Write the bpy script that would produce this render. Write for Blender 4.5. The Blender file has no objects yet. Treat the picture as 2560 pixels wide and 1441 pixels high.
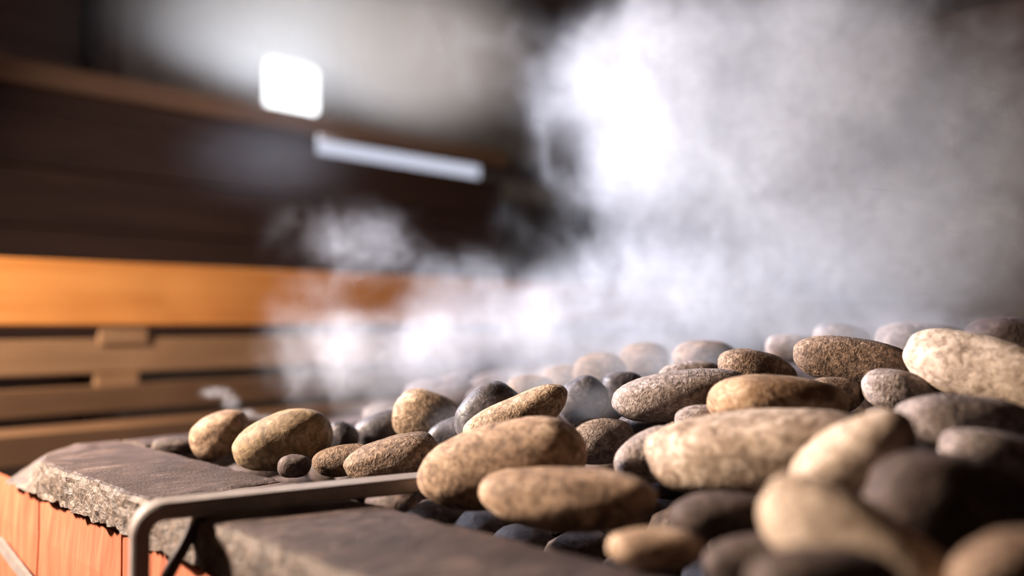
import bpy, bmesh, math, random
from mathutils import Vector, Matrix, noise as mnoise

# ------------------------------------------------------------------ frame
FPX = 2170.0                    # focal length in pixels of the 2560x1441 frame
CX, CY = 1280.0, 720.5
ZS = 0.90                       # height of the slab top above the floor
HC = 0.20                       # camera height above the slab
ZC = ZS + HC
PITCH = math.atan((800 - CY) / FPX)
S2 = math.sqrt(0.5)
CAM = Vector((0, 0, ZC))
RIGHT = Vector((S2, -S2, 0))
FH = Vector((S2, S2, 0))
FWD = (FH * math.cos(PITCH) + Vector((0, 0, 1)) * math.sin(PITCH)).normalized()
UP = RIGHT.cross(FWD).normalized()


def at(px, py, d):
    return CAM + FWD * d + RIGHT * ((px - CX) / FPX * d) + UP * ((CY - py) / FPX * d)


scene = bpy.context.scene
COL = scene.collection

# ------------------------------------------------------------------ camera
cam_d = bpy.data.cameras.new('camera')
cam = bpy.data.objects.new('camera', cam_d)
COL.objects.link(cam)
cam.matrix_world = Matrix((
    (RIGHT.x, UP.x, -FWD.x, CAM.x),
    (RIGHT.y, UP.y, -FWD.y, CAM.y),
    (RIGHT.z, UP.z, -FWD.z, CAM.z),
    (0, 0, 0, 1)))
cam_d.sensor_fit = 'HORIZONTAL'
cam_d.sensor_width = 36.0
cam_d.lens = FPX / 2560 * 36.0
cam_d.clip_start = 0.02
cam_d.clip_end = 50
cam_d.dof.use_dof = True
cam_d.dof.focus_distance = 1.09
cam_d.dof.aperture_fstop = (cam_d.lens / 1000) / 0.027
scene.camera = cam

# ------------------------------------------------------------------ world, exposure, lights
world = bpy.data.worlds.new('world')
scene.world = world
world.use_nodes = True
world.node_tree.nodes['Background'].inputs[0].default_value = (0.5, 0.45, 0.45, 1)
world.node_tree.nodes['Background'].inputs[1].default_value = 0.05
scene.view_settings.view_transform = 'Standard'
scene.view_settings.look = 'None'
scene.view_settings.exposure = 0.12
scene.view_settings.gamma = 1.0
scene.view_settings.use_curve_mapping = False
scene.cycles.use_denoising = True
scene.cycles.max_bounces = 5
scene.cycles.diffuse_bounces = 2
scene.cycles.volume_bounces = 3
scene.cycles.volume_max_steps = 20
scene.cycles.volume_step_rate = 2.0
scene.cycles.use_adaptive_sampling = True
scene.cycles.adaptive_threshold = 0.12
scene.cycles.adaptive_min_samples = 12


def area_light(name, loc, target, size, power, color, size_y=None, spread=math.pi):
    ld = bpy.data.lights.new(name, 'AREA')
    ld.shape = 'RECTANGLE'
    ld.size = size
    ld.size_y = size_y or size
    ld.energy = power
    ld.color = color
    ld.spread = spread
    o = bpy.data.objects.new(name, ld)
    COL.objects.link(o)
    o.location = loc
    o.rotation_euler = (Vector(target) - Vector(loc)).to_track_quat('-Z', 'Y').to_euler()
    return o


def rfz(r, f, z):
    """camera-aligned ground frame: metres right, forward, above the slab top"""
    p = RIGHT * r + FH * f
    return Vector((p.x, p.y, ZS + z))


# warm lamp on the left-hand wall
area_light('wall_lamp_light', rfz(-1.70, 1.12, 0.80), rfz(0.25, 1.05, 0.0), 0.13, 160, (1.0, 0.80, 0.63))
# unseen cool light from the upper left, added to brighten the steam
area_light('cool_steam_light', rfz(-2.48, 2.42, 1.33), rfz(0.65, 1.7, -0.08), 0.5, 38, (0.68, 0.77, 1.0), spread=math.radians(42))
# daylight through the small window at the back
area_light('window_daylight', rfz(-0.93, 3.55, 1.02), rfz(0.35, 1.5, 0.25), 0.30, 11, (0.84, 0.90, 1.0))

# ------------------------------------------------------------------ helpers


def link(o, parent=None):
    COL.objects.link(o)
    if parent is not None:
        o.parent = parent
    return o


def tag(o, label=None, cat=None, group=None, kind=None):
    if label:
        o['label'] = label
    if cat:
        o['category'] = cat
    if group:
        o['group'] = group
    if kind:
        o['kind'] = kind
    return o


def mesh_obj(name, bm, mat, parent=None, smooth=False):
    me = bpy.data.meshes.new(name)
    bm.normal_update()
    bm.to_mesh(me)
    bm.free()
    if smooth:
        for p in me.polygons:
            p.use_smooth = True
    me.materials.append(mat)
    return link(bpy.data.objects.new(name, me), parent)


def empty(name, loc):
    o = bpy.data.objects.new(name, None)
    o.location = loc
    o.empty_display_size = 0.05
    return link(o)


def box_bm(x0, x1, y0, y1, z0, z1, bevel=0.0, segs=2):
    bm = bmesh.new()
    bmesh.ops.create_cube(bm, size=1.0)
    for v in bm.verts:
        v.co = Vector(((x0 + x1) / 2 + v.co.x * (x1 - x0), (y0 + y1) / 2 + v.co.y * (y1 - y0), (z0 + z1) / 2 + v.co.z * (z1 - z0)))
    if bevel:
        bmesh.ops.bevel(bm, geom=bm.edges[:], offset=bevel, segments=segs, profile=0.5, affect='EDGES')
    return bm


def cells_bm(x0, x1, y0, y1, z0, z1, step):
    """closed box whose faces are divided into cells of about `step`"""
    nx, ny, nz = [max(1, int(round(abs(b - a) / step))) for a, b in ((x0, x1), (y0, y1), (z0, z1))]
    bm = bmesh.new()
    vs = {}

    def vert(i, j, k):
        key = (i, j, k)
        if key not in vs:
            vs[key] = bm.verts.new((x0 + (x1 - x0) * i / nx, y0 + (y1 - y0) * j / ny, z0 + (z1 - z0) * k / nz))
        return vs[key]
    for i in range(nx):
        for j in range(ny):
            bm.faces.new((vert(i, j, nz), vert(i + 1, j, nz), vert(i + 1, j + 1, nz), vert(i, j + 1, nz)))
            bm.faces.new((vert(i, j, 0), vert(i, j + 1, 0), vert(i + 1, j + 1, 0), vert(i + 1, j, 0)))
    for i in range(nx):
        for k in range(nz):
            bm.faces.new((vert(i, 0, k), vert(i + 1, 0, k), vert(i + 1, 0, k + 1), vert(i, 0, k + 1)))
            bm.faces.new((vert(i, ny, k), vert(i, ny, k + 1), vert(i + 1, ny, k + 1), vert(i + 1, ny, k)))
    for j in range(ny):
        for k in range(nz):
            bm.faces.new((vert(0, j, k), vert(0, j, k + 1), vert(0, j + 1, k + 1), vert(0, j + 1, k)))
            bm.faces.new((vert(nx, j, k), vert(nx, j + 1, k), vert(nx, j + 1, k + 1), vert(nx, j, k + 1)))
    return bm


# ------------------------------------------------------------------ materials
class NT:
    def __init__(self, name):
        self.m = bpy.data.materials.new(name)
        self.m.use_nodes = True
        self.t = self.m.node_tree
        self.t.nodes.clear()
        self.out = self.n('ShaderNodeOutputMaterial')

    def n(self, kind, **kw):
        nd = self.t.nodes.new(kind)
        for k, v in kw.items():
            if k.startswith('i_'):
                nd.inputs[k[2:].replace('_', ' ')].default_value = v
            else:
                setattr(nd, k, v)
        return nd

    def l(self, a, b):
        self.t.links.new(a, b)

    def val(self, sock, v):
        if hasattr(v, 'is_output'):
            self.l(v, sock)
        else:
            sock.default_value = v

    def math(self, op, a, b=None, c=None, clamp=False):
        nd = self.n('ShaderNodeMath', operation=op)
        nd.use_clamp = clamp
        for i, v in enumerate((a, b, c)):
            if v is not None:
                self.val(nd.inputs[i], v)
        return nd.outputs[0]

    def vmath(self, op, a, b=None):
        nd = self.n('ShaderNodeVectorMath', operation=op)
        self.val(nd.inputs[0], a)
        if b is not None:
            self.val(nd.inputs[1], b)
        return nd.outputs['Value'] if op in ('LENGTH', 'DISTANCE', 'DOT_PRODUCT') else nd.outputs[0]

    def ramp(self, fac, stops, interp='LINEAR'):
        r = self.n('ShaderNodeValToRGB')
        r.color_ramp.interpolation = interp
        e = r.color_ramp.elements
        while len(e) < len(stops):
            e.new(0.5)
        for el, (p, c) in zip(e, stops):
            el.position = p
            el.color = (*c, 1) if len(c) == 3 else c
        self.l(fac, r.inputs[0])
        return r.outputs[0]

    def mix(self, fac, a, b, blend='MIX'):
        nd = self.n('ShaderNodeMix', data_type='RGBA', blend_type=blend)
        self.val(nd.inputs[0], fac)
        self.val(nd.inputs[6], a)
        self.val(nd.inputs[7], b)
        return nd.outputs[2]

    def noise(self, vec, scale, detail=3, rough=0.55, dist=0.0):
        nd = self.n('ShaderNodeTexNoise')
        nd.inputs['Scale'].default_value = scale
        nd.inputs['Detail'].default_value = detail
        nd.inputs['Roughness'].default_value = rough
        nd.inputs['Distortion'].default_value = dist
        if vec is not None:
            self.l(vec, nd.inputs['Vector'])
        return nd

    def smooth(self, x, a, b):
        nd = self.n('ShaderNodeMapRange', interpolation_type='SMOOTHSTEP')
        self.val(nd.inputs[0], x)
        nd.inputs[1].default_value = a
        nd.inputs[2].default_value = b
        return nd.outputs[0]

    def bsdf(self, color, rough=0.7, bump=None, strength=0.3, dist=0.004, spec=0.4, metal=0.0):
        b = self.n('ShaderNodeBsdfPrincipled')
        self.val(b.inputs['Base Color'], color if hasattr(color, 'is_output') else (*color, 1))
        self.val(b.inputs['Roughness'], rough)
        b.inputs['Specular IOR Level'].default_value = spec
        b.inputs['Metallic'].default_value = metal
        if bump is not None:
            bp = self.n('ShaderNodeBump')
            bp.inputs['Strength'].default_value = strength
            bp.inputs['Distance'].default_value = dist
            self.l(bump, bp.inputs['Height'])
            self.l(bp.outputs[0], b.inputs['Normal'])
        self.l(b.outputs[0], self.out.inputs['Surface'])
        return self.m

    def obj_coords(self):
        return self.n('ShaderNodeTexCoord').outputs['Object']


def stone_mat(name, dark, mid, light, scale=70.0, lo=0.34, hi=0.66, rough=0.75, bump=0.5, patch=None, spec=0.35):
    n = NT(name)
    co = n.obj_coords()
    rnd = n.n('ShaderNodeObjectInfo').outputs['Random']
    off = n.vmath('ADD', co, n.vmath('SCALE', (7.0, 3.0, 5.0), None))
    nd = off.node.inputs[1].links[0].from_node
    n.l(rnd, nd.inputs['Scale'])
    fine = n.noise(off, scale, 3, 0.6, 1.1).outputs[0]
    big = n.noise(off, 14, 2, 0.5, 0.3).outputs[0]
    worm = n.noise(off, scale * 2.2, 2, 0.5, 0.8).outputs[0]
    f = n.math('ADD', n.math('MULTIPLY', fine, 0.75), n.math('MULTIPLY', big, 0.25))
    col = n.ramp(f, [(lo, dark), ((lo + hi) / 2, mid), (hi, light)])
    speck = n.ramp(worm, [(0.36, (0.35, 0.3, 0.28)), (0.5, (1, 1, 1))])
    col = n.mix(0.55, col, speck, 'MULTIPLY')
    stain = n.ramp(n.noise(off, 24, 3, 0.6, 0.8).outputs[0], [(0.36, (0.45, 0.40, 0.36)), (0.56, (1, 1, 1))])
    col = n.mix(0.7, col, stain, 'MULTIPLY')
    if patch:
        pm = n.smooth(n.noise(off, 9, 2, 0.5, 0.5).outputs[0], 0.5, 0.6)
        col = n.mix(pm, col, (*patch, 1))
    h = n.math('ADD', n.math('MULTIPLY', fine, 1.0), n.math('MULTIPLY', worm, 0.5))
    return n.bsdf(col, rough, h, bump, 0.006, spec)


def wood_mat(name, a, b, grain=(2.0, 40.0, 40.0), rough=0.55, bump=0.15, knots=True):
    n = NT(name)
    co = n.obj_coords()
    rnd = n.n('ShaderNodeObjectInfo').outputs['Random']
    sc = n.vmath('SCALE', (4.0, 9.0, 2.0))
    n.l(rnd, sc.node.inputs['Scale'])
    mp = n.vmath('MULTIPLY', n.vmath('ADD', co, sc), grain)
    g = n.noise(mp, 1.0, 4, 0.6, 0.4).outputs[0]
    col = n.ramp(g, [(0.3, a), (0.7, b)])
    if knots:
        k = n.noise(n.vmath('ADD', co, sc), 3.0, 2, 0.5, 0.2).outputs[0]
        col = n.mix(n.math('MULTIPLY', n.smooth(k, 0.45, 0.75), 0.5), col, (*[x * 1.35 for x in b], 1))
    return n.bsdf(col, rough, g, bump, 0.003, 0.4)


M_TAN = stone_mat('stone_tan_mottled', (0.085, 0.05, 0.03), (0.30, 0.205, 0.13), (0.60, 0.46, 0.33), 130)
M_TANP = stone_mat('stone_tan_plain', (0.12, 0.076, 0.05), (0.30, 0.197, 0.128), (0.50, 0.365, 0.26), 60, bump=0.14)
M_BROWN = stone_mat('stone_brown', (0.06, 0.038, 0.028), (0.18, 0.118, 0.08), (0.40, 0.28, 0.20), 140)
M_GREY = stone_mat('stone_grey_mottled', (0.08, 0.065, 0.06), (0.24, 0.19, 0.17), (0.48, 0.41, 0.38), 150)
M_OLIVE = stone_mat('stone_olive', (0.13, 0.088, 0.048), (0.25, 0.175, 0.10), (0.50, 0.37, 0.25), 60, 0.36, 0.7, bump=0.14)
M_SLATE = stone_mat('stone_slate', (0.035, 0.033, 0.040), (0.075, 0.068, 0.078), (0.16, 0.14, 0.15), 60, rough=0.5, bump=0.25)
M_SPECK = stone_mat('stone_speckled', (0.17, 0.11, 0.075), (0.36, 0.27, 0.20), (0.62, 0.50, 0.40), 52, 0.36, 0.64, bump=0.16)
M_PALE = stone_mat('stone_pale', (0.25, 0.18, 0.13), (0.46, 0.36, 0.275), (0.62, 0.50, 0.40), 60, bump=0.16)
M_PATCH = stone_mat('stone_patched', (0.18, 0.105, 0.06), (0.36, 0.225, 0.13), (0.52, 0.37, 0.25), 55, bump=0.16, patch=(0.10, 0.05, 0.02))
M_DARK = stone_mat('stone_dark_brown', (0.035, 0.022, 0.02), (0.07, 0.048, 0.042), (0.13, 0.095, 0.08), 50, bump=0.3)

n = NT('slab_soapstone')
co = n.obj_coords()
fine = n.noise(n.vmath('MULTIPLY', co, (22.0, 60.0, 60.0)), 1.0, 6, 0.65, 1.2).outputs[0]
big = n.noise(co, 7.0, 3, 0.6, 0.6).outputs[0]
col = n.ramp(n.math('ADD', n.math('MULTIPLY', fine, 0.6), n.math('MULTIPLY', big, 0.4)),
             [(0.34, (0.018, 0.011, 0.010)), (0.5, (0.046, 0.030, 0.028)), (0.66, (0.15, 0.105, 0.088))])
grit = n.noise(co, 260.0, 3, 0.6).outputs[0]
M_SLAB = n.bsdf(col, 0.55, n.math('ADD', fine, n.math('MULTIPLY', grit, 0.5)), 0.6, 0.007, 0.5)

n = NT('slab_cut_side')
co = n.obj_coords()
fine = n.noise(co, 70.0, 5, 0.65, 1.0).outputs[0]
grit = n.noise(co, 260.0, 3, 0.6).outputs[0]
col = n.ramp(fine, [(0.32, (0.038, 0.026, 0.021)), (0.5, (0.088, 0.061, 0.048)), (0.7, (0.20, 0.145, 0.115))])
M_CUT = n.bsdf(col, 0.6, n.math('ADD', fine, n.math('MULTIPLY', grit, 0.5)), 0.6, 0.007, 0.5)

n = NT('brick_terracotta')
co = n.obj_coords()
g = n.noise(n.vmath('MULTIPLY', co, (40.0, 55.0, 6.0)), 1.0, 4, 0.6, 0.5).outputs[0]
col = n.ramp(g, [(0.3, (0.24, 0.062, 0.030)), (0.7, (0.40, 0.125, 0.065))])
M_BRICK = n.bsdf(col, 0.8, g, 0.3, 0.004, 0.2)
n = NT('mortar')
g = n.noise(n.obj_coords(), 90.0, 4, 0.6).outputs[0]
M_MORTAR = n.bsdf(n.ramp(g, [(0.3, (0.42, 0.36, 0.3)), (0.7, (0.66, 0.58, 0.5))]), 0.9, g, 0.5, 0.004, 0.2)
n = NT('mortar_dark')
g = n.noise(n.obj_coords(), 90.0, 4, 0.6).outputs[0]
M_JOINT = n.bsdf(n.ramp(g, [(0.3, (0.02, 0.015, 0.013)), (0.7, (0.05, 0.04, 0.035))]), 0.9, g, 0.5, 0.004, 0.2)
n = NT('steel_bar')
g = n.noise(n.obj_coords(), 60.0, 4, 0.6).outputs[0]
M_STEEL = n.bsdf(n.ramp(g, [(0.3, (0.16, 0.137, 0.13)), (0.7, (0.225, 0.195, 0.183))]), 0.5, g, 0.1, 0.002, 0.4, 0.0)
n = NT('steel_black')
g = n.noise(n.obj_coords(), 60.0, 4, 0.6).outputs[0]
M_BLACK = n.bsdf(n.ramp(g, [(0.3, (0.02, 0.016, 0.015)), (0.7, (0.04, 0.03, 0.03))]), 0.6, g, 0.1, 0.002, 0.3)
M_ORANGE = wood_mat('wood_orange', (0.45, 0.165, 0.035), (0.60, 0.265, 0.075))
M_WOOD = wood_mat('wood_brown', (0.18, 0.10, 0.05), (0.27, 0.16, 0.088))  # browner slat wood, with the weaker light below the top board put into it
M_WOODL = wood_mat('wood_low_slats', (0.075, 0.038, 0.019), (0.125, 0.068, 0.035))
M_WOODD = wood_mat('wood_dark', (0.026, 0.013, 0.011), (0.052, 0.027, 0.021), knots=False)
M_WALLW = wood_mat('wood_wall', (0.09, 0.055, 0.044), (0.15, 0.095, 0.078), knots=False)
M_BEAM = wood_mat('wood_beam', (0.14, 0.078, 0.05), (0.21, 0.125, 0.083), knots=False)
n = NT('plaster')
g = n.noise(n.obj_coords(), 6.0, 3, 0.5).outputs[0]
M_PLASTER = n.bsdf(n.ramp(g, [(0.3, (0.22, 0.20, 0.185)), (0.7, (0.30, 0.275, 0.26))]), 0.9, g, 0.1)
n = NT('floor_tile')
g = n.noise(n.obj_coords(), 5.0, 3, 0.5).outputs[0]
M_FLOOR = n.bsdf(n.ramp(g, [(0.3, (0.06, 0.045, 0.04)), (0.7, (0.10, 0.08, 0.07))]), 0.6, g, 0.1)
n = NT('window_pane')
em = n.n('ShaderNodeEmission')
em.inputs[0].default_value = (0.95, 0.98, 1.0, 1)
em.inputs[1].default_value = 3.0
n.l(em.outputs[0], n.out.inputs['Surface'])
M_PANE = n.m
n = NT('frosted_strip_pane')
em = n.n('ShaderNodeEmission')
em.inputs[0].default_value = (0.80, 0.83, 1.0, 1)
em.inputs[1].default_value = 0.75
n.l(em.outputs[0], n.out.inputs['Surface'])
M_PANE2 = n.m

# ------------------------------------------------------------------ the room
U0, U1, V0, V1, ZT = -2.3, 4.2, -2.4, 3.6, 2.5


def struct(name, bm, mat, parent=None):
    o = mesh_obj(name, bm, mat, parent)
    if parent is None:
        tag(o, kind='structure')
    return o


struct('floor', box_bm(U0 - .1, U1 + .1, V0 - .1, V1 + .1, -0.1, 0), M_FLOOR)
struct('ceiling', box_bm(U0 - .1, U1 + .1, V0 - .1, V1 + .1, ZT, ZT + .1), M_WOODD)
struct('wall_back', box_bm(U0, U1, V1, V1 + .1, 0, ZT), M_PLASTER)
struct('wall_left', box_bm(U0 - .1, U0, V0, V1, 0, ZT), M_WOODD)
struct('wall_right', box_bm(U1, U1 + .1, V0, V1, 0, ZT), M_WOODD)
struct('wall_front', box_bm(U0, U1, V0 - .1, V0, 0, ZT), M_WOODD)


def on_v(px, py, v):
    """point seen at a pixel on the plane y = v"""
    d = (FWD + RIGHT * ((px - CX) / FPX) + UP * ((CY - py) / FPX))
    return CAM + d * (v / d.y)


# small bright window in the back wall
w0, w1 = on_v(662, 140, V1), on_v(792, 290, V1)
wx0, wx1, wz0, wz1 = w0.x, w1.x, w1.z - 0.01, w0.z


def rounded_rect(x0, x1, z0, z1, r, y, depth, nseg=6):
    bm = bmesh.new()
    pts = []
    for cx_, cz_, a0 in ((x1 - r, z1 - r, 0), (x0 + r, z1 - r, 90), (x0 + r, z0 + r, 180), (x1 - r, z0 + r, 270)):
        for k in range(nseg + 1):
            a = math.radians(a0 + 90 * k / nseg)
            pts.append((cx_ + r * math.cos(a), cz_ + r * math.sin(a)))
    lo = [bm.verts.new((x, y, z)) for x, z in pts]
    hi = [bm.verts.new((x, y - depth, z)) for x, z in pts]
    bm.faces.new(lo[::-1])
    bm.faces.new(hi)
    m = len(pts)
    for i in range(m):
        bm.faces.new((lo[i], lo[(i + 1) % m], hi[(i + 1) % m], hi[i]))
    bmesh.ops.recalc_face_normals(bm, faces=bm.faces[:])
    return bm


win = struct('window_1', rounded_rect(wx0, wx1, wz0, wz1, 0.045, V1 + 0.002, 0.012), M_PANE)
tag(win, 'small bright window with rounded corners above the dark beam', 'window')

w2a, w2b = on_v(785, 335, V1), on_v(1195, 440, V1)
win2 = struct('window_2', rounded_rect(w2a.x, w2b.x, on_v(800, 395, V1).z, on_v(800, 318, V1).z, 0.02, V1 + 0.002, 0.012), M_PANE2)
tag(win2, 'narrow bright window strip below the dark beam', 'window')

# upper bench front: beam, dark boards below it, gap at the right end
VB = 3.0
ub = empty('upper_bench', (0.8, VB, 0))
tag(ub, 'dark upper bench with a brown beam along its top edge', 'bench')


def part(name, bm, mat, root, smooth=False):
    o = mesh_obj(name, bm, mat, root, smooth)
    o.matrix_parent_inverse = root.matrix_world.inverted() if False else Matrix.Translation(-root.location)
    return o


zb1, zb0 = on_v(0, 135, VB).z, on_v(0, 196, VB).z
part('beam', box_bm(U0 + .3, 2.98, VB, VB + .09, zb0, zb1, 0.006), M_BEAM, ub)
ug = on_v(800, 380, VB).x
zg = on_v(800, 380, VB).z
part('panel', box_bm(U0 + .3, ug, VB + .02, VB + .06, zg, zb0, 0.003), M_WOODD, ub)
zz = zg
zlow = on_v(0, 660, VB).z - 0.25
nb = 4
for k in range(nb):
    za, zb_ = zz - (zz - zlow) * k / nb, zz - (zz - zlow) * (k + 1) / nb
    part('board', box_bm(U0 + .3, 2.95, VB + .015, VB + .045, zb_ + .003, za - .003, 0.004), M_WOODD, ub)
part('backing', box_bm(U0 + .3, 2.9, VB + .05, VB + .065, zlow, zz - .01), M_WOODD, ub)
post = mesh_obj('wall_post', box_bm(on_v(222, 100, V1 - .1).x, on_v(262, 100, V1 - .1).x, V1 - .1, V1 - .001, 0, ZT, 0.01), M_WOODD)
tag(post, kind='structure')
post.name = 'trim_1'
# pale wooden wall behind the left part of the upper bench
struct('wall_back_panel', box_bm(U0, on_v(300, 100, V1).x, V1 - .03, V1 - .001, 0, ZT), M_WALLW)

# lower bench backrest with slats
VL = 2.3
lb = empty('slatted_bench', (0.6, VL, 0))
tag(lb, 'wooden bench with an orange lit top board and slats below', 'bench')
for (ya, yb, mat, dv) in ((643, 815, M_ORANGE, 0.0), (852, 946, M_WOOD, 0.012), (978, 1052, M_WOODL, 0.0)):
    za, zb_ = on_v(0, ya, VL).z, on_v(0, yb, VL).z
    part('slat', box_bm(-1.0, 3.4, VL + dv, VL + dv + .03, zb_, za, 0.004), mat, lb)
for (pa, pb, ya, yb) in ((250, 372, 800, 862), (243, 352, 935, 990)):
    xa, xb = on_v(pa, 880, VL).x, on_v(pb, 880, VL).x
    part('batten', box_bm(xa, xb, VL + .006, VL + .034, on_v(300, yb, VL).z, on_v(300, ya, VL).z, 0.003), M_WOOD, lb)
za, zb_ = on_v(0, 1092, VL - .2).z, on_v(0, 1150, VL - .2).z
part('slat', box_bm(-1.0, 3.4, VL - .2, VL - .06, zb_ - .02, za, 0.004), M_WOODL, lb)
for x in (-0.9, 3.3):
    part('leg', box_bm(x - .035, x + .035, VL + .043, VL + .1, 0, on_v(0, 700, VL).z, 0.004), M_WOODD, lb)
    part('leg', box_bm(x - .035, x + .035, VL - .13, VL - .065, 0, zb_, 0.004), M_WOODD, lb)

# ------------------------------------------------------------------ the stove
SU0, SU1, SV0, SV1 = 0.40, 2.30, -0.50, 1.50      # outline
HU0, HU1, HV0, HV1 = 0.57, 2.12, -0.34, 1.41      # stone bed opening
ST = 0.048                                        # slab thickness
stove = empty('sauna_stove', ((SU0 + SU1) / 2, (SV0 + SV1) / 2, 0))
tag(stove, 'brick sauna stove with a dark stone slab rim around the stone bed', 'stove')


def rough_slab(x0, x1, y0, y1, seed, step=0.012, corner=False, amp=0.004):
    bm = cells_bm(x0, x1, y0, y1, ZS - ST, ZS, step)
    for v in bm.verts:
        c = v.co.copy()
        q = c * 28 + Vector((seed * 3.1, 0, 0))
        n1 = mnoise.noise(q)
        n2 = mnoise.noise(c * 90 + Vector((0, seed, 0)))
        top = abs(c.z - ZS) < 1e-6
        bot = abs(c.z - ZS + ST) < 1e-6
        side_x = min(abs(c.x - x0), abs(c.x - x1)) < 1e-6
        side_y = min(abs(c.y - y0), abs(c.y - y1)) < 1e-6
        if side_x:
            v.co.x += (n1 * 0.9 + n2 * 0.7 + mnoise.noise(c * 210) * 0.45) * amp
        if side_y:
            v.co.y += (n1 * 0.5 + n2 * 0.4) * amp
        if top:
            v.co.z += n1 * 0.0008
            if side_x or side_y:
                v.co.z -= 0.001 + abs(n2) * 0.003
                if side_x:
                    v.co.x += 0.0015 if abs(c.x - x0) < 1e-6 else -0.0015
        if bot and (side_x or side_y):
            v.co.z += (n1 + n2) * 0.004
        if corner:
            # the far outer corner is knocked off along the top
            k = (c.z - (ZS - ST)) / ST
            e = max(0.0, (c.y - (y1 - 0.16)) / 0.16) * max(0.0, 1 - (c.x - x0) / 0.10)
            v.co.x += e * 0.055 * k
            v.co.z -= e * 0.012 * k
    return bm


def slab_part(bm):
    bm.normal_update()
    o = part('rim_slab', bm, M_SLAB, stove, False)
    o.data.materials.append(M_CUT)
    for p in o.data.polygons:
        if abs(p.normal.z) < 0.6:
            p.material_index = 1
    return o


slab_part(rough_slab(SU0, HU0, 0.975, SV1, 1, 0.007, True))
slab_part(rough_slab(SU0, HU0, 0.05, 0.969, 2, 0.012))
slab_part(rough_slab(SU0, HU0, SV0, 0.044, 3, 0.03))
slab_part(rough_slab(HU0 + .005, 1.4, HV1, SV1, 4, 0.02))
slab_part(rough_slab(1.405, SU1, HV1, SV1, 5, 0.03))
slab_part(rough_slab(HU1, SU1, SV0, HV1 - .005, 6, 0.04))
slab_part(rough_slab(HU0 + .005, HU1 - .005, SV0, HV0, 7, 0.04))
# masonry: mortar core walls and bricks standing proud of it
BT = ZS - ST - 0.004
part('mortar_core', box_bm(SU0 + .018, SU0 + .10, SV0 + .03, SV1 + .01, 0, BT), M_MORTAR, stove)
part('mortar_core', box_bm(SU0 + .10, SU1 - .03, SV1 - .06, SV1 + .01, 0, BT), M_MORTAR, stove)
part('mortar_core', box_bm(SU0 + .030, SU1 - .03, SV1 + .01, SV1 + .15, 0, BT - .02), M_MORTAR, stove)
part('mortar_core', box_bm(SU0 + .10, SU1 - .03, SV0 + .03, SV0 + .10, 0, BT), M_MORTAR, stove)
part('mortar_core', box_bm(SU1 - .10, SU1 - .03, SV0 + .10, SV1 - .06, 0, BT), M_MORTAR, stove)
part('bed_plate', box_bm(SU0 + .10, SU1 - .10, SV0 + .10, SV1 - .06, ZS - .20, ZS - .16), M_BLACK, stove)
brick_me = None
row_h, gap, blen = 0.165, 0.008, 0.305
part('dark_joint', box_bm(SU0 + .026, SU0 + .034, SV0 + .04, SV1 + .01, BT - .012, BT + .003), M_JOINT, stove)  # dark strip in the gap between slab and bricks
zt = BT - 0.007
row = 0
while zt - row_h > 0.30:
    v = 1.385 + blen + gap - (0.5 * (blen + gap) if row % 2 else 0)
    while v > SV0 + .1:
        v1_, v0_ = min(v, SV1 + .16), v - blen
        if v1_ - v0_ > 0.05 and v0_ > SV0:
            bm = cells_bm(SU0 + .010, SU0 + .032, v0_, v1_, zt - row_h, zt, 0.05)
            for q in bm.verts:
                if abs(q.co.x - SU0 - .010) < 1e-6:
                    q.co.x += mnoise.noise(q.co * 25) * 0.003
                    if abs(q.co.y - v0_) < 1e-6 or abs(q.co.y - v1_) < 1e-6 or abs(q.co.z - zt) < 1e-6 or abs(q.co.z - zt + row_h) < 1e-6:
                        q.co.x += 0.004
            part('brick', bm, M_BRICK, stove)
        v -= blen + gap
    zt -= row_h + gap
    row += 1

# ------------------------------------------------------------------ steel bar bent over the rim
gb = empty('steel_guard_bar', (0.36, 0.87, ZS))
tag(gb, 'flat grey steel bar bent over the slab rim into the stones', 'metal bar')
A = Vector((0.343, 0.872, 0))
sdir = Vector((0.63 - 0.343, 0.785 - 0.872, 0)).normalized()
pdir = Vector((-sdir.y, sdir.x, 0))
TH, HW, RO = 0.017, 0.0185, 0.030


def strap_bm(path, th, hw):
    """flat bar swept along a path of (s, z); th towards the right-hand side of travel"""
    bm = bmesh.new()
    rings = []
    for i, (s, z) in enumerate(path):
        a = Vector(path[max(0, i - 1)])
        b = Vector(path[min(len(path) - 1, i + 1)])
        t = (b - a).normalized()
        nr = Vector((t.y, -t.x))
        ring = []
        e = 0.0025
        prof = [(0, -hw + e), (0, hw - e), (e, hw), (th - e, hw), (th, hw - e), (th, -hw + e), (th - e, -hw), (e, -hw)]
        for off, w in prof:
            q = Vector((s, z)) + nr * off
            p = A + sdir * q.x + pdir * w
            ring.append(bm.verts.new((p.x, p.y, ZS + q.y)))
        rings.append(ring)
    for r0, r1 in zip(rings, rings[1:]):
        for k in range(8):
            bm.faces.new((r0[k], r0[(k + 1) % 8], r1[(k + 1) % 8], r1[k]))
    bm.faces.new(rings[0])
    bm.faces.new(rings[-1][::-1])
    bmesh.ops.recalc_face_normals(bm, faces=bm.faces[:])
    return bm


ztop = TH + 0.003
path = [(0, -0.50), (0, -0.2), (0, ztop - RO)]
for k in range(1, 9):
    a = math.pi / 2 * k / 8
    path.append((RO - RO * math.cos(a), ztop - RO + RO * math.sin(a)))
path += [(0.12, ztop + .001), (0.24, ztop + .002), (0.365, ztop + .003)]
part('strap', strap_bm(path, TH, HW), M_STEEL, gb, False)
part('strut', strap_bm([(0.070, -0.001), (0.040, -0.056), (0.036, -0.066)], 0.010, 0.010), M_BLACK, gb)
part('strut_foot', strap_bm([(0.036, -0.060), (0.050, -0.066), (0.058, -0.068)], 0.008, 0.010), M_BLACK, gb)

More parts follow.
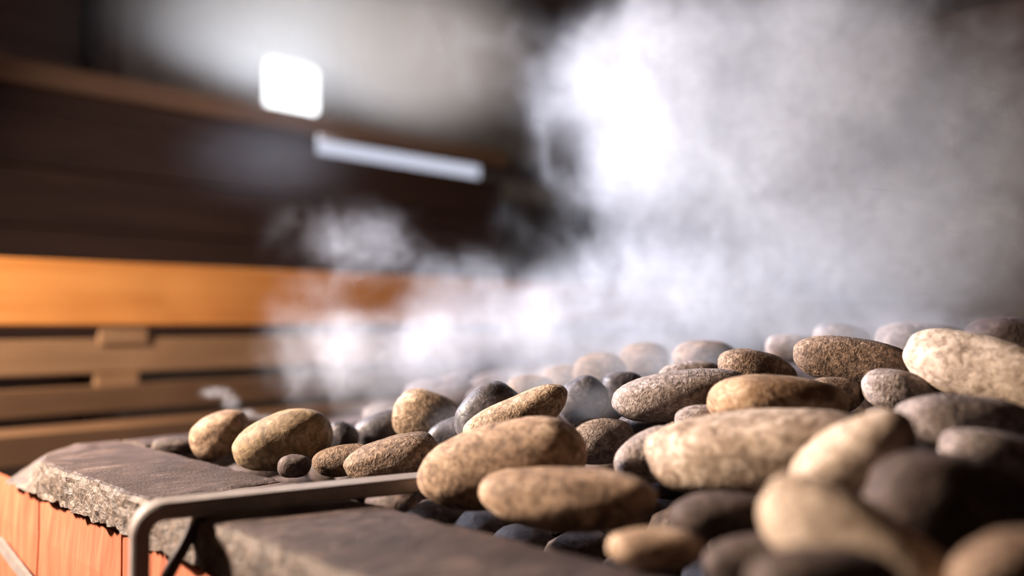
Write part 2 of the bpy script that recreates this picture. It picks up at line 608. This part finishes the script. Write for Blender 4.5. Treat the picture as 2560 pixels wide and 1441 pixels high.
# diagonal strip on the brick side, bottom left corner
br = empty('diagonal_brace', (0.38, 1.2, ZS - .2))
tag(br, 'pale metal strip slanting across the bricks at lower left', 'metal strip')
p0, p1 = Vector((0.398, 1.53, ZS - 0.147)), Vector((0.398, 1.0, ZS - 0.249))
bm = bmesh.new()
dirv = (p1 - p0).normalized()
perp = Vector((0, -dirv.z, dirv.y))
vs = []
for q in (p0, p1):
    for w, x in ((-.009, 0), (.009, 0), (.009, .006), (-.009, .006)):
        c = q + perp * w
        vs.append(bm.verts.new((c.x + x, c.y, c.z)))
for k in range(4):
    bm.faces.new((vs[k], vs[(k + 1) % 4], vs[4 + (k + 1) % 4], vs[4 + k]))
bm.faces.new(vs[:4]); bm.faces.new(vs[4:][::-1])
bmesh.ops.recalc_face_normals(bm, faces=bm.faces[:])
part('strip', bm, M_STEEL, br)

# ------------------------------------------------------------------ stones
def stone_mesh(name, a, b, c, seed, sub=4, pw=2.35, egg=0.0, bend=0.0, lump=0.09, flat=0.0):
    """pebble with half axes a (x), c (y), b (z)"""
    bm = bmesh.new()
    bmesh.ops.create_icosphere(bm, subdivisions=sub, radius=1.0)
    so = Vector((seed * 1.7, seed * 0.9, -seed * 2.3))
    for v in bm.verts:
        p = v.co
        k = (abs(p.x) ** pw + abs(p.y) ** pw + abs(p.z) ** pw) ** (-1 / pw)
        p = p * k
        dn = mnoise.noise(p * 0.9 + so) * lump + mnoise.noise(p * 2.1 + so * 1.3) * lump * 0.4 + mnoise.noise(p * 5.0 + so) * lump * 0.08
        p = p * (1 + dn)
        tz = 1 + egg * p.x
        x, y, z = p.x * a, p.y * c * (1 + egg * 0.5 * p.x), p.z * b * tz
        z += bend * b * (p.x * p.x - 0.35)
        if flat and p.z < 0:
            z *= (1 - flat)
        v.co = (x, y, z)
    me = bpy.data.meshes.new(name)
    bm.to_mesh(me)
    bm.free()
    for p in me.polygons:
        p.use_smooth = True
    return me


# cx, cy, half-width px, half-height px, roll deg, distance, material, options, label
STONES = [
    (550, 1087, 75, 56, 28, 1.27, M_TANP, dict(egg=-.15), 'tan stone at the far left end of the pile, its right side dark'),
    (706, 1103, 128, 70, 14, 1.167, M_OLIVE, dict(egg=.12), 'olive brown egg-shaped stone on the rim edge beside the tan leftmost stone'),
    (735, 1166, 42, 29, 0, 1.095, M_DARK, dict(), 'tiny dark round pebble on the rim in front of the egg-shaped brown stone'),
    (850, 1098, 44, 44, 60, 1.262, M_SLATE, dict(), 'small black stone just right of the egg-shaped brown stone'),
    (950, 1078, 72, 46, 20, 1.306, M_SLATE, dict(), 'smooth black stone left of the bright mottled rounded stone'),
    (1070, 1046, 90, 66, -12, 1.262, M_TAN, dict(egg=-.12), 'bright tan mottled rounded stone standing up at the left of the pile'),
    (860, 1152, 78, 38, 8, 1.123, M_BROWN, dict(), 'flat brown stone half hidden behind the cracked brown stone'),
    (980, 1146, 120, 52, 14, 1.075, M_BROWN, dict(egg=.1, lump=.14), 'cracked rough brown stone at the rim with a dark right half'),
    (1218, 1036, 92, 66, 42, 1.157, M_SLATE, dict(), 'smooth slate grey stone leaning behind the long mottled tan stone'),
    (1290, 1040, 142, 50, 24, 1.09, M_TAN, dict(bend=.3, egg=-.05), 'long mottled tan stone tilted up to the right'),
    (1130, 1088, 60, 44, 20, 1.207, M_SLATE, dict(), 'dark grey stone below the slate stone and right of the mottled rounded stone'),
    (1256, 1162, 220, 106, 13, 0.94, M_TANP, dict(egg=.08), 'large tan front stone touching the end of the steel bar'),
    (1415, 1246, 214, 76, 2, 0.84, M_TANP, dict(bend=.12, lump=.12), 'bean-shaped brown stone in front of the large tan stone'),
    (1497, 1104, 92, 58, 5, 1.064, M_GREY, dict(), 'pale grey mottled stone behind the large tan front stone'),
    (1600, 1090, 84, 66, 35, 1.133, M_SLATE, dict(), 'dark bluish stone between the grey mottled stones in the middle'),
    (1625, 1140, 98, 62, 32, 0.97, M_GREY, dict(), 'grey brown stone leaning against the big speckled stone from the left'),
    (1703, 986, 175, 60, 9, 1.077, M_GREY, dict(egg=-.05), 'long rough grey stone lying across the middle of the pile'),
    (1745, 1052, 58, 38, 8, 1.014, M_GREY, dict(), 'small grey stone tucked under the long rough grey stone'),
    (1945, 1012, 172, 76, -2, 0.973, M_PATCH, dict(), 'orange tan stone with dark brown patches on its top'),
    (1905, 1135, 282, 106, 6, 0.86, M_SPECK, dict(egg=-.04), 'biggest speckled beige stone in the middle of the right half'),
    (1892, 925, 98, 50, -14, 1.137, M_BROWN, dict(), 'brown rounded stone on top between the long grey stone and the dark domed stone'),
    (2130, 902, 138, 57, -6, 1.08, M_BROWN, dict(pw=2.6), 'wide domed brown stone sharp on the skyline right of centre'),
    (2478, 930, 178, 84, -17, 0.97, M_PALE, dict(egg=-.1), 'bright pale beige stone at the right edge of the pile'),
    (2252, 982, 98, 56, -12, 1.01, M_GREY, dict(), 'brown grey stone below the gap left of the bright pale stone'),
    (2425, 1062, 180, 72, -6, 0.85, M_GREY, dict(), 'smooth dark grey stone under the bright pale stone'),
    (2085, 988, 72, 46, 0, 1.04, M_BROWN, dict(), 'brown stone half hidden behind the patched orange tan stone'),
    (2130, 1160, 178, 100, 38, 0.729, M_PALE, dict(), 'blurred bright beige stone leaning in front of the speckled stone'),
    (2155, 1392, 255, 128, -32, 0.586, M_PALE, dict(), 'blurred tan stone nearest the camera at the bottom right'),
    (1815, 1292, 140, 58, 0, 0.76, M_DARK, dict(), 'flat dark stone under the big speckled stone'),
    (1640, 1372, 120, 48, 0, 0.7, M_TANP, dict(), 'low olive tan stone lying on the rim at the bottom centre'),
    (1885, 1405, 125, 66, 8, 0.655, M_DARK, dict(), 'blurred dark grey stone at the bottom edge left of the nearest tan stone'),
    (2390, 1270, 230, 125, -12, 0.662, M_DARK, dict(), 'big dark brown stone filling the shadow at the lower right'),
    (2520, 1430, 150, 90, 20, 0.52, M_BROWN, dict(), 'blurred reddish brown stone in the bottom right corner'),
    (2500, 1150, 150, 66, -14, 0.77, M_GREY, dict(), 'blurred grey stone at the right edge under the smooth dark grey stone'),
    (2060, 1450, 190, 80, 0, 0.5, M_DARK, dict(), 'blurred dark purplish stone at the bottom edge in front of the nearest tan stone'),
    # rows behind, fading into the steam
    (1500, 930, 66, 48, 0, 1.403, M_BROWN, dict(), 'hazy stone on the skyline above the gap left of the long grey stone'),
    (1612, 900, 62, 44, 0, 1.5, M_BROWN, dict(), 'very faint stone in the steam behind the long grey stone'),
    (1762, 895, 78, 46, 0, 1.38, M_BROWN, dict(), 'hazy rounded stone rising behind the long grey stone, left of the brown skyline stone'),
    (1722, 935, 80, 30, 5, 1.22, M_GREY, dict(), 'rough grey stone showing just above the long grey stone'),
    (2106, 846, 70, 36, -8, 1.42, M_GREY, dict(), 'hazy grey stone behind the wide domed brown stone'),
    (1975, 872, 62, 36, 0, 1.45, M_GREY, dict(), 'faint stone in the steam left of the wide domed brown stone'),
    (2310, 862, 120, 56, -5, 1.368, M_GREY, dict(), 'hazy wide stone between the domed brown stone and the bright pale stone'),
    (1326, 968, 58, 30, 0, 1.392, M_BROWN, dict(), 'hazy pinkish stone behind the slate grey stone'),
    (1455, 1002, 66, 58, 30, 1.2, M_SLATE, dict(), 'dark stone veiled in bluish steam right of the long mottled tan stone'),
    (1556, 964, 50, 36, 0, 1.24, M_SLATE, dict(), 'small dark veiled stone at the left tip of the long grey stone'),
    (2520, 850, 110, 60, 0, 1.292, M_DARK, dict(), 'dark hazy stone behind the bright pale stone at the right edge'),
    (2320, 925, 66, 44, 0, 1.2, M_DARK, dict(), 'dark stone in the gap behind the brown grey stone'),
    (1415, 945, 58, 32, 0, 1.446, M_BROWN, dict(), 'faint low stone in the steam above the tip of the long mottled tan stone'),
    (436, 1118, 56, 24, 0, 1.345, M_DARK, dict(), 'dark flat stone in the shaded far left corner of the bed'),
]
YAW = {22: 34, 19: 22, 27: 28, 12: 16, 11: 14, 21: 18, 26: 15}    # turned a little towards the lamp
rng = random.Random(7)
for i, (px, py, ha, hb, roll, d, mat, opt, label) in enumerate(STONES):
    a, b = ha / FPX * d, hb / FPX * d
    c = (a + b) * 0.425 * rng.uniform(0.85, 1.0)
    yaw = math.radians(YAW.get(i, 0))
    a, c = a / math.cos(yaw) * (0.97 if yaw else 1.0), c * (0.8 if yaw else 1.0)
    me = stone_mesh('sauna_stone', a, b, c, i + 1, **opt)
    me.materials.append(mat)
    o = link(bpy.data.objects.new('sauna_stone', me))
    ca, sa = math.cos(math.radians(roll)), math.sin(math.radians(roll))
    ax = RIGHT * ca + UP * sa
    az = UP * ca - RIGHT * sa
    ax, ay = ax * math.cos(yaw) - FWD * math.sin(yaw), FWD * math.cos(yaw) + ax * math.sin(yaw)
    loc = at(px, py, d)
    o.matrix_world = Matrix(((ax.x, ay.x, az.x, loc.x), (ax.y, ay.y, az.y, loc.y), (ax.z, ay.z, az.z, loc.z), (0, 0, 0, 1)))
    tag(o, label, 'stone', 'heated stones in the stove')

# the uncountable stones deep in the bed that carry the pile
def mound(u, v):
    e = max(0.0, min(1.0, (u - 0.60) / 0.55))
    e2 = max(0.0, min(1.0, ((u + v) * S2 - 1.22) / 0.15))
    return -0.125 + 0.14 * e * e * (3 - 2 * e) + 0.042 * e2


bm = bmesh.new()
r2 = random.Random(3)
u = HU0 + .05
while u < HU1 - .04:
    v = HV0 + .05
    while v < HV1 - .04:
        uu, vv = u + r2.uniform(-.012, .012), v + r2.uniform(-.012, .012)
        ra = r2.uniform(0.040, 0.052)
        tmp = bmesh.ops.create_icosphere(bm, subdivisions=2, radius=ra)['verts']
        zz_ = ZS + mound(uu, vv) + r2.uniform(-.008, .008)
        th = r2.uniform(0, math.pi)
        for q in tmp:
            p = q.co.copy()
            p *= 1 + mnoise.noise(p * 18 + Vector((u * 9, v * 7, 0))) * 0.2
            p.x *= 1.25
            p.z *= 0.8
            q.co = Vector((uu + p.x * math.cos(th) - p.y * math.sin(th), vv + p.x * math.sin(th) + p.y * math.cos(th), zz_ + p.z))
        v += 0.088
    u += 0.088
fill = mesh_obj('stone_fill', bm, M_DARK, None, True)
tag(fill, 'dark stones deep in the bed underneath the pile', 'stones', kind='stuff')

# ------------------------------------------------------------------ steam
def px_lobe(px, py, ax, ay, f, fr, s):
    d = f
    p = at(px, py, d)
    rel = p - CAM
    return (rel.dot(RIGHT), rel.dot(FH), rel.z, ax / FPX * d, fr, ay / FPX * d, s)


class GT:
    """small geometry-node tree builder for density fields"""
    def __init__(self, name):
        self.t = bpy.data.node_groups.new(name, 'GeometryNodeTree')
        self.t.is_modifier = True
        self.t.interface.new_socket('Geometry', in_out='INPUT', socket_type='NodeSocketGeometry')
        self.t.interface.new_socket('Geometry', in_out='OUTPUT', socket_type='NodeSocketGeometry')
        self.out = self.t.nodes.new('NodeGroupOutput')

    n, l, val, math, vmath, noise, smooth = NT.n, NT.l, NT.val, NT.math, NT.vmath, NT.noise, NT.smooth


def steam_material(name, color, aniso, step):
    n = NT(name)
    vsn = n.n('ShaderNodeVolumeScatter')
    vsn.inputs['Color'].default_value = (*color, 1)
    vsn.inputs['Anisotropy'].default_value = aniso
    n.l(n.n('ShaderNodeVolumeInfo').outputs['Density'], vsn.inputs['Density'])
    n.l(vsn.outputs[0], n.out.inputs['Volume'])
    n.m.cycles.volume_step_rate = step
    return n.m


def steam_object(name, lobes, dens, label, nscale=5.5, amp=2.3, seed=0.0, lo=0.18, hi=1.0, aniso=0.35, voxel=0.014, step=1.0, detail=4, color=(0.945, 0.955, 0.99), curls=0.9):
    n = GT(name + '_field')
    co = n.n('GeometryNodeInputPosition').outputs[0]
    total = None
    for (r, f, z, ar, af, az, s) in lobes:
        q = n.vmath('MULTIPLY', n.vmath('SUBTRACT', co, (r, f, z)), (1 / ar, 1 / af, 1 / az))
        w = n.math('MULTIPLY', n.math('SUBTRACT', 1.0, n.vmath('DOT_PRODUCT', q, q), clamp=True), s)
        total = w if total is None else n.math('ADD', total, w)
    total = n.math('MINIMUM', total, 1.0)
    wv = n.noise(n.vmath('ADD', co, (seed, seed * 2, 0)), nscale * 0.5, 2, 0.5).outputs['Color']
    warp = n.vmath('ADD', co, n.vmath('MULTIPLY', wv, (0.30, 0.30, 0.36)))
    nz = n.noise(n.vmath('MULTIPLY', warp, (1.0, 1.0, 0.8)), nscale, detail, 0.58).outputs[0]
    n2 = n.noise(n.vmath('ADD', warp, (3.0, seed, 1.0)), nscale * 2.6, 2, 0.5, 0.8).outputs[0]
    curl = n.math('MULTIPLY', n.math('ABSOLUTE', n.math('SUBTRACT', n2, 0.5)), 5.0, clamp=True)
    x = n.math('ADD', n.math('MULTIPLY', total, 0.9), n.math('MULTIPLY', n.math('SUBTRACT', nz, 0.5), amp))
    x = n.smooth(x, lo, hi)
    x = n.math('MULTIPLY', x, n.math('ADD', 1.0 - curls * 0.75, n.math('MULTIPLY', curl, curls)))
    den = n.math('MULTIPLY', n.math('MULTIPLY', x, total), dens)
    lo3 = [min(L[k] - L[k + 3] for L in lobes) for k in range(3)]
    hi3 = [max(L[k] + L[k + 3] for L in lobes) for k in range(3)]
    vc = n.n('GeometryNodeVolumeCube')
    n.l(den, vc.inputs['Density'])
    vc.inputs['Min'].default_value = lo3
    vc.inputs['Max'].default_value = hi3
    for k, ax in enumerate('XYZ'):
        vc.inputs['Resolution ' + ax].default_value = int((hi3[k] - lo3[k]) / voxel)
    sm = n.n('GeometryNodeSetMaterial')
    mat = steam_material(name + '_material', color, aniso, step)
    sm.inputs['Material'].default_value = mat
    n.l(vc.outputs[0], sm.inputs['Geometry'])
    n.l(sm.outputs[0], n.out.inputs[0])
    vol = bpy.data.volumes.new(name)
    vol.materials.append(mat)
    o = link(bpy.data.objects.new(name, vol))
    o.location = (0, 0, ZC)
    o.rotation_euler = (0, 0, -math.pi / 4)
    md = o.modifiers.new('density', 'NODES')
    md.node_group = n.t
    tag(o, label, 'steam', kind='stuff')
    return o


MAIN = [
    px_lobe(775, 870, 165, 205, 1.40, 0.14, 0.75),
    px_lobe(980, 900, 230, 180, 1.46, 0.18, 0.75),
    px_lobe(1250, 830, 300, 250, 1.55, 0.25, 0.85),
    px_lobe(1650, 800, 420, 250, 1.70, 0.30, 0.85),
    px_lobe(2120, 700, 480, 320, 1.80, 0.35, 0.80),
    px_lobe(840, 610, 220, 160, 1.44, 0.14, 0.58),
    px_lobe(1040, 640, 260, 140, 1.50, 0.16, 0.35),
    px_lobe(1500, 250, 300, 290, 1.80, 0.30, 0.75),
    px_lobe(1830, 130, 480, 400, 1.85, 0.40, 0.90),
    px_lobe(1750, 430, 360, 200, 1.80, 0.30, 0.60),
    px_lobe(2200, 350, 490, 480, 1.85, 0.40, 0.80),
    px_lobe(2500, 500, 380, 620, 1.90, 0.36, 0.55),
    px_lobe(1600, 570, 440, 220, 1.75, 0.24, 0.52),
    px_lobe(1170, 120, 270, 210, 2.00, 0.25, 0.40),
]
steam_object('steam_cloud', MAIN, 6.3, 'thick white steam rising from the stones', nscale=11.0, voxel=0.009, aniso=0.4, detail=5)
HAZE = [
    px_lobe(250, 60, 320, 180, 3.00, 0.25, 0.25),
    px_lobe(600, -20, 400, 260, 3.00, 0.28, 0.6),
    px_lobe(860, 60, 520, 300, 3.00, 0.28, 0.8),
    px_lobe(1100, 160, 360, 230, 2.80, 0.25, 0.9),
    px_lobe(690, 400, 300, 170, 2.40, 0.15, 0.3),
]
steam_object('steam_haze', HAZE, 4.6, 'thin pale haze in front of the bright window', nscale=2.0, amp=0.3, lo=0.0, hi=0.8, voxel=0.04, seed=4.0, curls=0.0)
VEIL = [
    px_lobe(1470, 1000, 110, 70, 1.15, 0.06, 0.8),
    px_lobe(1130, 1060, 90, 60, 1.15, 0.05, 0.6),
    px_lobe(1640, 910, 330, 100, 1.32, 0.09, 1.0),
    px_lobe(1350, 960, 170, 70, 1.32, 0.08, 0.9),
    px_lobe(960, 1040, 160, 50, 1.34, 0.08, 0.7),
    px_lobe(2180, 835, 380, 95, 1.32, 0.11, 0.9),
]
steam_object('steam_veil', VEIL, 6.5, 'thin bluish steam drifting low between the stones', nscale=9.0, voxel=0.012, seed=9.0, lo=0.0, hi=0.9)
WISP = [
    px_lobe(540, 982, 55, 22, 1.31, 0.03, 0.8),
    px_lobe(578, 1008, 28, 28, 1.31, 0.03, 0.8),
    px_lobe(612, 1034, 40, 14, 1.31, 0.03, 0.8),
    px_lobe(662, 1044, 50, 10, 1.31, 0.03, 0.8),
]
steam_object('steam_wisp', WISP, 14.0, 'small curl of steam above the leftmost tan stone', nscale=14.0, voxel=0.004, seed=2.0, lo=-0.2, hi=0.8)
